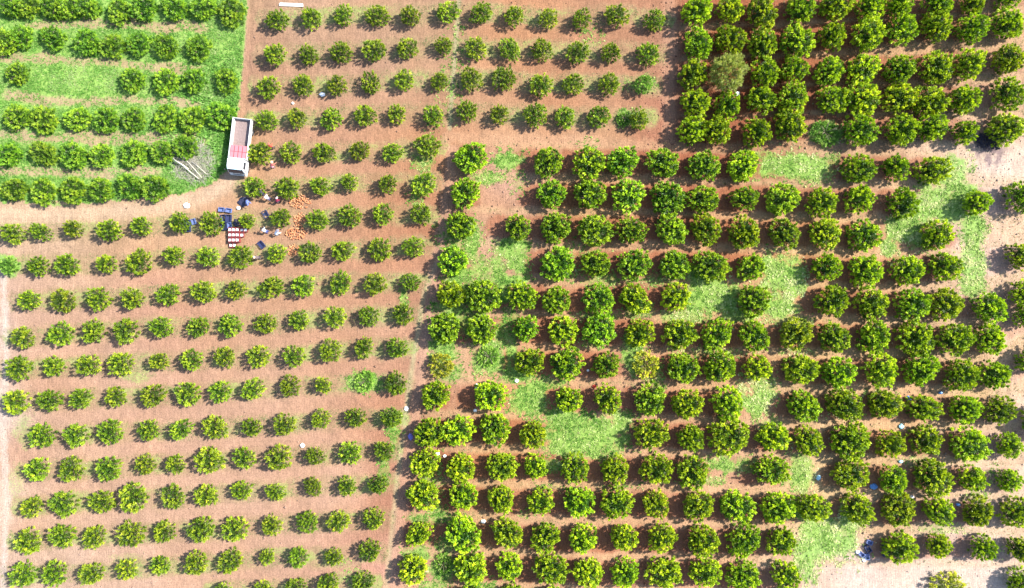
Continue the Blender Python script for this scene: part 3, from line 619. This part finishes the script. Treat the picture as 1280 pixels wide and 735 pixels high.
def wheel(x, y):
    def ty_(bm):
        pr = [(.40, -.10), (.43, -.06), (.43, .06), (.40, .10), (.25, .11), (.25, -.11)]; n = 20; rings = []
        for i in range(n):
            a = 2*math.pi*i/n; rings.append([bm.verts.new((x+w, y+r*math.cos(a), .43+r*math.sin(a))) for r, w in pr])
        for i in range(n):
            for j in range(6): bm.faces.new((rings[i][j], rings[(i+1) % n][j], rings[(i+1) % n][(j+1) % 6], rings[i][(j+1) % 6]))
    w = part('wheel', truck, ty_, RUBBER, smooth=True)
    part('rim', w, lambda bm: (bmesh.ops.create_cone(bm, cap_ends=True, segments=18, radius1=.25, radius2=.22, depth=.14, matrix=Matrix.Translation((x, y, .43)) @ Matrix.Rotation(math.pi/2, 4, 'Y')), bmesh.ops.create_cone(bm, cap_ends=True, segments=10, radius1=.09, radius2=.07, depth=.22, matrix=Matrix.Translation((x, y, .43)) @ Matrix.Rotation(math.pi/2, 4, 'Y'))), STEEL)
for s in (-1, 1): wheel(s*.92, -2.62); wheel(s*.92, 2.0)

# ------------------------------------------------------------ harvest crates
def crate_mesh(name, mat, w=.40, d=.60, h=.30):
    bm = bmesh.new(); t = .02
    bm_box(bm, (0, 0, .015), (w-.02, d-.02, .03))
    for s in (-1, 1):
        for z_, hh in ((.05, .05), (.14, .04), (.215, .04)):
            bm_box(bm, (s*(w/2-t/2), 0, z_+.01), (t, d, hh)); bm_box(bm, (0, s*(d/2-t/2), z_+.01), (w-2*t-.002, t, hh))
        for k in range(5): bm_box(bm, (s*(w/2-t/2-.001), -d/2+.06+(d-.12)*k/4, h/2), (t+.004, .03, h-.02))
        for k in range(4): bm_box(bm, (-w/2+.06+(w-.12)*k/3, s*(d/2-t/2-.001), h/2), (.03, t+.004, h-.02))
        bm_box(bm, (s*(w/2-.012), 0, h-.015), (.05, d+.02, .032)); bm_box(bm, (0, s*(d/2-.012), h-.015), (w-.03, .05, .028))
    return bm_mesh(name, bm, mat)
RED_P = simple('pinkish_red_crate_plastic', (0.46, 0.15, 0.17), .5, var=.15); MAR_P = simple('maroon_crate_plastic', (0.20, 0.035, 0.035), .5, var=.2)
BLU_P = simple('dark_blue_crate_plastic', (0.022, 0.030, 0.085), .45, var=.2); LBL_P = simple('faded_blue_crate_plastic', (0.10, 0.14, 0.30), .5, var=.2)
LINER = simple('white_liner_paper', (0.85, 0.83, 0.80), .7, var=.05)
ORANGE = simple('orange_peel', (0.80, 0.33, 0.06), .45, var=.25, scale=3); 
CR = crate_mesh('red_crate', RED_P, .42, .76, .34); CM = crate_mesh('maroon_crate', MAR_P, .42, .56, .30); CB = crate_mesh('blue_crate', BLU_P, .62, .92, .34); CL = crate_mesh('faded_blue_crate', LBL_P, .50, .70, .32)
def place_crate(me, x, y, z_, rz, label, group, name='crate', flip=0):
    o = link(name, me, None, (x, y, z_ + (.345 if flip else 0)), (math.pi if flip else 0, 0, rz)); return tag(o, label, 'crate', group)
tm4 = Matrix.Translation((tx, ty, 0)) @ Matrix.Rotation(TR, 4, 'Z')
side_w = ['left', 'second left', 'second right', 'right']; row_w = ['against the cab', 'in the middle', 'at the rear']
for i in range(4):
    for j in range(2):
        for k in range(2):
            p = tm4 @ Vector((-.75+.5*i, -1.16+.79*j, 1.005+.325*k))
            if k == 0: lab = f'lower red crate on the truck bed, {side_w[i]} column, {"front" if j == 0 else "rear"} row'
            else: lab = f'upper red crate on the truck bed, {side_w[i]} column, {"front" if j == 0 else "rear"} row'
            place_crate(CR, p.x, p.y, p.z, TR+random.uniform(-.03, .03), lab, 'red crates stacked behind the truck cab', flip=k)
# maroon crates with white liners beside the trees
liner_bm = bmesh.new()
g = 6; vs = [[liner_bm.verts.new((-.17+.34*i/g, -.14+.28*j/g, .265+.035*random.random()-.05*(1 if 0 < i < g and 0 < j < g else 0))) for j in range(g+1)] for i in range(g+1)]
for i in range(g):
    for j in range(g): liner_bm.faces.new((vs[i][j], vs[i+1][j], vs[i+1][j+1], vs[i][j+1]))
LN = bm_mesh('liner', liner_bm, LINER, smooth=True)
cnt = 0
for j, ncol in enumerate((5, 4, 3, 2)):
    for i in range(ncol):
        x_, y_ = P(287+4.6*i, 287+6.4*j, .7); levels = 2 if (i < 3 and j < 3) else 1
        for k in range(levels):
            top = k == levels-1
            lab = f'{"white-lined" if top else "covered lower"} maroon crate, {ORD[i+1]} from left in {ORD[j+1]} row under the blue crates'
            o = place_crate(CM, x_, y_, .0+.29*k, random.uniform(-.05, .05), lab, 'maroon crates set out in rows beside the dirt track')
            if top: link('liner', LN, o)
for (px, py, me, hz, rz, lab) in [
    (234,279,CB,0,.05,'dark blue crate beside the sixth tree of the row under the track'), (235,285,CB,0,.02,'dark blue crate below another one left of the pickers'),
    (242,277,CL,0,.3,'faded blue crate right of the two dark blue ones'),
    (277,262,CL,0,1.5,'faded blue crate lying on the edge of the track, left of a pair'), (286,263,CL,0,1.4,'faded blue crate lying on the edge of the track, right of a pair'),
    (279,273,CB,0,.1,'dark blue crate left of the picker in black'), (286,273,CB,0,-.05,'dark blue crate touching the picker in black'),
    (280,283,CB,0,.0,'dark blue crate just above the maroon crates, left one'), (287,282,CL,.0,.1,'faded blue crate just above the maroon crates, right one'),
    (327,306,CB,0,.7,'dark blue crate alone below the picker with the black cap'),(332,268,CB,0,.5,'dark blue crate half under the tree between the picker pairs'),
    (1107,683,CB,0,.2,'dark blue crate in the shade left of a tree at the bottom right'), (1108,692,CB,0,-.3,'lower dark blue crate in the shade at the bottom right'),
    (1085,686,CB,0,.5,'dark blue crate at the edge of the pale grass, bottom right'), (1077,693,CL,0,.9,'faded blue crate tipped beside the pale grass, bottom right'),
    (1084,696,CL,0,.1,'faded blue crate lowest of the heap at the pale grass'), (1087,678,CL,0,1.2,'faded blue crate topmost of the heap at the pale grass')]:
    x_, y_ = P(px, py, .2); place_crate(me, x_, y_, hz+float(gz(x_, y_)), rz, lab, 'blue harvest crates')

# ------------------------------------------------------------ heaps of picked oranges
ico = bmesh.new(); bmesh.ops.create_icosphere(ico, subdivisions=1, radius=1); iv = np.array([v.co[:] for v in ico.verts]); ico.faces.ensure_lookup_table(); ifc = np.array([[v.index for v in f.verts] for f in ico.faces]); ico.free()
def orange_heap(px, py, rx, ry, n, seed, label):
    rg = np.random.default_rng(seed); x0, y0 = P(px, py, .1)
    r = rg.random(n)**.6; a = rg.uniform(0, 2*np.pi, n); dx = r*np.cos(a)*rx*M; dy = r*np.sin(a)*ry*M
    R_ = rg.uniform(.065, .095, n); zz = R_ + np.maximum(0, (.5-r))*.12*rg.random(n)
    co = iv[None]*R_[:, None, None] + np.stack([dx, dy, zz], 1)[:, None]
    f = (ifc[None]+(np.arange(n)*len(iv))[:, None, None]).reshape(-1, 3)
    tn = np.repeat(rg.random(n), len(iv))
    me = mesh_np('orange_heap', co.reshape(-1, 3), f, 3, [MAT_ORANGE], {'tint': tn}); o = link('orange_heap', me, None, (x0, y0, float(gz(x0, y0))), smooth=True)
    tag(o, label, 'oranges', 'heaps of picked oranges on the ground', 'stuff')
to = NT('picked_orange_peel'); a_ = to.node('ShaderNodeAttribute', attribute_name='tint')
to.l(to.ramp(a_.outputs['Fac'], [(0, (0.36, 0.12, 0.05)), (.5, (0.46, 0.18, 0.07)), (1, (0.56, 0.29, 0.14))]).outputs[0], to.b.inputs['Base Color']); to.b.inputs['Roughness'].default_value = .45
MAT_ORANGE = to.m
orange_heap(375,252,14,9,135,1,'loose heap of picked oranges, topmost, right of the bending picker in white')
orange_heap(374,274,8,9,95,2,'narrow heap of picked oranges between two young trees of the seventh row')
orange_heap(370,291,14,9,150,3,'widest heap of picked oranges, just right of the pickers in white')
orange_heap(367,313,8,8,80,4,'small heap of picked oranges, lowest one, between two young trees')

# ------------------------------------------------------------ people
SKIN = simple('skin', (0.30, 0.16, 0.10), .5, var=.05); HAIR = simple('black_hair', (0.015, 0.012, 0.01), .5)
def cloth(c): return simple('cloth', c, .85, var=.15, scale=8)
def person(px, py, face, bend, shirt, pants, hat, label, crouch=0.0, hat_kind='cap', reach=.5, h=1.70):
    """one skinned body: bend = lean of the trunk from upright (rad), crouch 0..1"""
    hip = .92*(1-.45*crouch)*h/1.7
    def leg(s):
        kf = .12+.42*crouch; return [Vector((s*.10, 0, hip)), Vector((s*.13, -kf*.8, hip*.52+.04)), Vector((s*.12, .10*crouch+.03*s, .08)), Vector((s*.13, -.17+.03*s, .035))]
    sp = lambda t: Vector((0, -math.sin(bend)*t, hip+math.cos(bend)*t))
    V = []; E = []; RD = []; SEG = []
    def add(p, r, par, seg):
        V.append(p); RD.append(r); SEG.append(seg)
        if par is not None: E.append((par, len(V)-1))
        return len(V)-1
    root = add(Vector((0, .01, hip+.02)), (.145, .115), None, 'p')
    for s in (-1, 1):
        L = leg(s); a = add(L[0]+Vector((0, 0, -.06)), (.085, .09), root, 'p'); k = add(L[1], (.062, .062), a, 'p'); an = add(L[2], (.042, .045), k, 'p'); add(L[3], (.042, .03), an, 'k')
    w = add(sp(.22), (.135, .10), root, 's'); c = add(sp(.42), (.165, .115), w, 's'); nb = add(sp(.53), (.06, .06), c, 's')
    hb = bend*.55; hd = sp(.53)+Vector((0, -math.sin(hb)*.10, math.cos(hb)*.10)); ne = add(hd, (.052, .055), nb, 'k')
    hp = hd+Vector((0, -math.sin(hb)*.10-.01, math.cos(hb)*.10)); hh = add(hp, (.088, .10), ne, 'k'); top = add(hp+Vector((0, -.01, .09)), (.06, .07), hh, 'k')
    fwd = Vector((0, -math.cos(hb), -math.sin(hb)*.6)); add(hp+fwd*.115+Vector((0, 0, -.015)), (.016, .016), hh, 'k')
    hands = []
    for s in (-1, 1):
        sh = sp(.47)+Vector((s*.19, 0, 0)); a = add(sh, (.06, .06), c, 's'); f_ = Vector((0, -1, 0))
        el = sh+Vector((s*.07, -.12*reach*2, -.25)); e = add(el, (.044, .044), a, 's')
        wr = el+Vector((-s*.04, -.20-.05*reach, -.12-.06*(1-reach))); w_ = add(wr, (.028, .030), e, 'k')
        pd = (wr-el).normalized(); pm = add(wr+pd*.08, (.038, .016), w_, 'k'); hands.append(wr)
        side = pd.cross(Vector((0, 0, 1))).normalized()
        for q, ln in ((-.028, .065), (-.010, .078), (.010, .072), (.028, .055)):
            f1 = add(wr+pd*(.08+ln*.55)+side*q, (.009, .009), pm, 'k'); add(wr+pd*(.08+ln)+side*q+Vector((0, 0, -.025)), (.008, .008), f1, 'k')
        add(wr+pd*.075-side*.06*s+Vector((0, 0, -.02)), (.010, .010), w_, 'k')
    me = bpy.data.meshes.new('person'); me.from_pydata([v[:] for v in V], E, []); 
    tmp = bpy.data.objects.new('person', me); COL.objects.link(tmp)
    sm = tmp.modifiers.new('s', 'SKIN'); 
    for i, r in enumerate(RD): me.skin_vertices[0].data[i].radius = r
    me.skin_vertices[0].data[0].use_root = True
    tmp.modifiers.new('u', 'SUBSURF').levels = 1
    dg = bpy.context.evaluated_depsgraph_get(); dg.update(); m2 = bpy.data.meshes.new_from_object(tmp.evaluated_get(dg)); bpy.data.objects.remove(tmp)
    m2.materials.clear()
    for m in (cloth(shirt), cloth(pants), SKIN): m2.materials.append(m)
    Vn = np.array([v[:] for v in V]); mi = {'s': 0, 'p': 1, 'k': 2}
    for p in m2.polygons:
        d = np.linalg.norm(Vn-np.array(p.center[:]), axis=1); p.material_index = mi[SEG[int(np.argmin(d))]]; p.use_smooth = True
    x_, y_ = P(px, py, .5)
    root_o = empty('person', (x_, y_, float(gz(x_, y_))), face); tag(root_o, label, 'person', None)
    link('body', m2, root_o)
    def hair(bm):
        bmesh.ops.create_uvsphere(bm, u_segments=14, v_segments=8, radius=1, matrix=Matrix.Translation(hp+Vector((0, .015, .045))) @ Matrix.Diagonal((.102, .115, .105, 1)))
    part('hair', root_o, hair, HAIR, smooth=True)
    if hat is not None:
        hm = cloth(hat)
        def hatf(bm):
            q = Matrix.Translation(hp+Vector((0, -.005, .075))) @ Matrix.Rotation(hb*.6, 4, 'X')
            bmesh.ops.create_uvsphere(bm, u_segments=16, v_segments=8, radius=1, matrix=q @ Matrix.Diagonal((.118, .128, .10, 1)))
            if hat_kind == 'brim': bmesh.ops.create_cone(bm, cap_ends=True, segments=20, radius1=.19, radius2=.16, depth=.03, matrix=q)
            else: bmesh.ops.create_cone(bm, cap_ends=True, segments=12, radius1=.10, radius2=.09, depth=.02, matrix=q @ Matrix.Translation((0, -.13, -.01)))
        part('hat', root_o, hatf, hm, smooth=False)
    for s in (-1, 1):
        L = leg(s)[3]; part('shoe', root_o, lambda bm: bm_box(bm, (L.x, L.y+.05, .045), (.10, .28, .09)), CHASSIS, .025)
    return root_o
person(341,185,R(200),.35,(.62,.09,.05),(.10,.05,.05),(.45,.10,.08),'picker in a red top standing between two young trees right of the truck')
person(340,209,R(150),.95,(.42,.10,.10),(.46,.24,.30),(.50,.36,.22),'picker in a tan brimmed hat and pinkish clothes bending over bare earth', hat_kind='brim', crouch=.2)
person(309,250,R(30),1.15,(.13,.18,.42),(.045,.03,.06),(.12,.15,.33),'picker in blue shirt and dark trousers bending below the truck', crouch=.35)
person(337,249,R(230),1.0,(.72,.70,.78),(.10,.09,.16),(.02,.02,.03),'picker in pale lilac-white shirt and black cap bending beside a young tree', crouch=.25)
person(346,253,R(150),.8,(.33,.03,.07),(.05,.03,.05),(.60,.50,.50),'picker in maroon top beside the one in lilac-white shirt', crouch=.5)
person(334,290,R(230),1.05,(.45,.55,.72),(.05,.07,.22),(.015,.015,.02),'picker in light blue shirt and black cap crouching left of the widest orange heap', crouch=.4)
person(345,293,R(130),1.1,(.82,.82,.84),(.60,.62,.70),(.15,.14,.18),'picker all in white stooping beside the widest orange heap', crouch=.4, hat_kind='brim')
person(325,322,R(270),.7,(.10,.07,.07),(.05,.04,.05),(.55,.40,.26),'picker in dark clothes and a light tan hat at the lower left of the group', crouch=.5, hat_kind='brim')
person(294,275,R(60),1.0,(.035,.03,.05),(.03,.03,.05),(.02,.02,.02),'picker dressed all in black bending over the dark blue crates', crouch=.3)
person(328,243,R(200),.9,(.03,.03,.045),(.03,.03,.05),(.02,.02,.02),'picker in black half hidden between two trees above the lilac-white shirt', crouch=.3)

# ------------------------------------------------------------ poles, brush heap, bags
POLE = simple('bleached_wood', (0.50, 0.47, 0.38), .7, var=.2, scale=4); BRUSHM = simple('dry_twigs', (0.30, 0.28, 0.22), .9, var=.4)
bx0, by0 = P(243, 203)
bm = bmesh.new(); rb = random.Random(4)
for i in range(1000):
    a = rb.uniform(0, 6.28); r = rb.random()**.7*2.7; c = Vector((math.cos(a)*r, math.sin(a)*r*.95, 0)); hmax = .5*(1-r/2.9)
    d = Vector((rb.gauss(0, 1), rb.gauss(0, 1), rb.gauss(0, .25))).normalized()*rb.uniform(.3, .9); zc = rb.uniform(.05, .12+hmax)
    bm_tube(bm, [c-d+Vector((0, 0, zc)), c+Vector((0, 0, zc+.06)), c+d+Vector((0, 0, zc))], [.018, .014, .006], 3)
o = link('brush_heap', bm_mesh('brush_heap', bm, BRUSHM), None, (bx0, by0, 0)); tag(o, 'heap of dry pruned branches in the weeds left of the truck cab', 'brush heap', kind='stuff')
for (x0, y0, x1, y1, r, zc, lab) in [(216.5,198,247.5,223,.06,.55,'longest bleached pole lying on the brush heap, leftmost'), (219,200.5,235,211,.09,.68,'thick short bleached pole lying against the longest one'),
                                  (228,195,252,222,.045,.62,'thin bleached pole in the middle of the brush heap'), (240,202,258.5,218,.035,.60,'thin grey pole on the right of the brush heap')]:
    a = P(x0, y0, zc); b = P(x1, y1, zc); m_ = ((a[0]+b[0])/2+.02, (a[1]+b[1])/2+.03); bm = bmesh.new()
    bm_tube(bm, [(a[0]-m_[0], a[1]-m_[1], .08), (0, 0, .03), (b[0]-m_[0], b[1]-m_[1], -.12)], [r, r*.9, r*.7], 8)
    o = link('wooden_pole', bm_mesh('wooden_pole', bm, POLE, smooth=True), None, (m_[0], m_[1], zc)); tag(o, lab, 'pole', 'bleached poles on the brush heap')
# burnt brush in the ash patch
bx0, by0 = P(1236, 176); bm = bmesh.new(); CHAR = simple('charred_wood', (0.035, 0.03, 0.045), .95, var=.5)
for i in range(240):
    a = rb.uniform(0, 6.28); r = rb.random()**.6; c = Vector((math.cos(a)*r*1.9, math.sin(a)*r*1.1, 0)); d = Vector((rb.gauss(0, 1), rb.gauss(0, 1), rb.gauss(0, .2))).normalized()*rb.uniform(.15, .5)
    zc = rb.uniform(.03, .35*(1.1-r)+.05); bm_tube(bm, [c-d+Vector((0, 0, zc)), c+d+Vector((0, 0, zc))], [.035, .02], 4)
o = link('burnt_brush', bm_mesh('burnt_brush', bm, CHAR), None, (bx0, by0, 0)); tag(o, 'charred branches of a burnt heap below the upper right block', 'burnt brush', kind='stuff')
# crumpled sacks, bags and scraps
def bag_mesh(name, mat, rx, ry, rz, seed):
    bm = bmesh.new(); bmesh.ops.create_icosphere(bm, subdivisions=3, radius=1); rg = random.Random(seed); ph = [rg.uniform(0, 6.28) for _ in range(6)]
    for v in bm.verts:
        n = v.co.copy(); k = 1+.14*math.sin(5*n.x+ph[0])*math.cos(4*n.y+ph[1])+.08*math.sin(11*n.y+ph[2]+6*n.z)+.06*math.sin(17*n.x+ph[3])
        v.co = Vector((n.x*rx*k, n.y*ry*k, max(n.z, -.55)*rz*k+.5*rz))
    return bm_mesh(name, bm, mat, smooth=False)
WB = simple('white_plastic', (0.88, 0.88, 0.88), .5, var=.05); PINKW = simple('pale_pink_scrap', (0.78, 0.66, 0.64), .7); BLB = simple('blue_plastic', (0.10, 0.25, 0.55), .4, var=.15); PUR = simple('violet_plastic', (0.16, 0.14, 0.42), .4); REDC = simple('red_cloth', (0.55, 0.05, 0.03), .8)
NAVY = simple('navy_plastic', (0.02, 0.022, 0.05), .5, var=.3); TEAL = simple('pale_cyan_plastic', (0.28, 0.52, 0.62), .4, var=.2)
for i, (px, py, rx, ry, mat, cat, lab) in enumerate([
    (233,257,.42,.32,WB,'bag','white plastic bag lying on the curved dirt track'), (298,260,.22,.2,WB,'bag','small white bag beside the picker in blue'),
    (403,118,.38,.26,WB,'bag','white plastic bag between young trees near the upper left'), (366,129,.16,.14,WB,'scrap','tiny white scrap lower left of the white plastic bag'),
    (922,117,.30,.28,WB,'bag','white bag caught under the pale feathery tree'), (508,511,.26,.28,WB,'bag','white bag on the centre path beside the left grove'),
    (378,557,.32,.26,PINKW,'scrap','pale pinkish scrap heap in the lower left grove'), (596,483,.20,.34,WB,'bag','white upright bag at the upper left of a big tree by the dirt lane'),
    (594,513,.22,.20,WB,'bag','white bag at the lower left of the same big tree by the lane'), (547,567,.26,.20,WB,'bag','white bag in the shade between trees of the tenth row'),
    (556,570,.22,.16,WB,'scrap','white scrap right of the bag in the tenth row'), (646,476,.24,.22,WB,'bag','white bag at the top of the round weed patch'),
    (735,463,.16,.14,WB,'scrap','small white scrap between two mature trees of the seventh row'), (743,483,.26,.2,REDC,'cloth','red cloth on the earth between the seventh and eighth rows'),
    (513,546,.30,.40,PUR,'bag','violet plastic bag on the centre path'), (1136,498,.34,.30,BLB,'bag','bright blue bag in the shade by an eighth row tree'),
    (1127,533,.34,.30,TEAL,'bag','pale cyan bag on the lane under the eighth row'), (1023,597,.30,.32,TEAL,'bag','pale cyan bag at the edge of the bright weeds in the tenth row'),
    (1092,608,.50,.36,BLB,'tarpaulin','crumpled blue tarpaulin in the shade of the tenth row'), (1176,491,.28,.16,BLB,'scrap','flat blue scrap on the lane above the eighth row'),
    (1198,631,.26,.18,BLB,'scrap','blue scrap left of a tree in the eleventh row'), (1140,621,.30,.20,PINKW,'scrap','pale pink scrap on the lane between the tenth and eleventh rows'),
    (305,252,.75,.60,NAVY,'tarpaulin','crumpled navy tarpaulin on the track below the truck, beside the picker in blue'),(296,279,.45,.40,NAVY,'tarpaulin','small black-blue tarpaulin bundle between the blue and the maroon crates'),
    (1126,577,.28,.2,TEAL,'scrap','pale cyan scrap on the lane above the tenth row'), (604,652,.30,.22,WB,'bag','white bag between two trees of the eleventh and twelfth rows'),
    (1080,700,.22,.2,WB,'bag','white bag below the faded blue crates'), (1072,690,.26,.2,WB,'bag','white bag at the left of the faded blue crates')]):
    x_, y_ = P(px, py, .1); o = link('plastic_bag' if cat == 'bag' else cat, bag_mesh('bag', mat, rx, ry, .16, i), None, (x_, y_, float(gz(x_, y_)))); tag(o, lab, cat, 'scraps and bags left on the ground')
bm = bmesh.new(); bm_box(bm, (0, 0, 0), (3.0, .30, .10)); bm_box(bm, (0, .22, -.03), (2.9, .12, .05))
x_, y_ = P(364, 6.5, .1); o = link('plank', bm_mesh('plank', bm, W_PAINT2, .01), None, (x_, y_, .10), (0, 0, -.04)); tag(o, 'long white plank lying above the first row of young trees', 'plank')
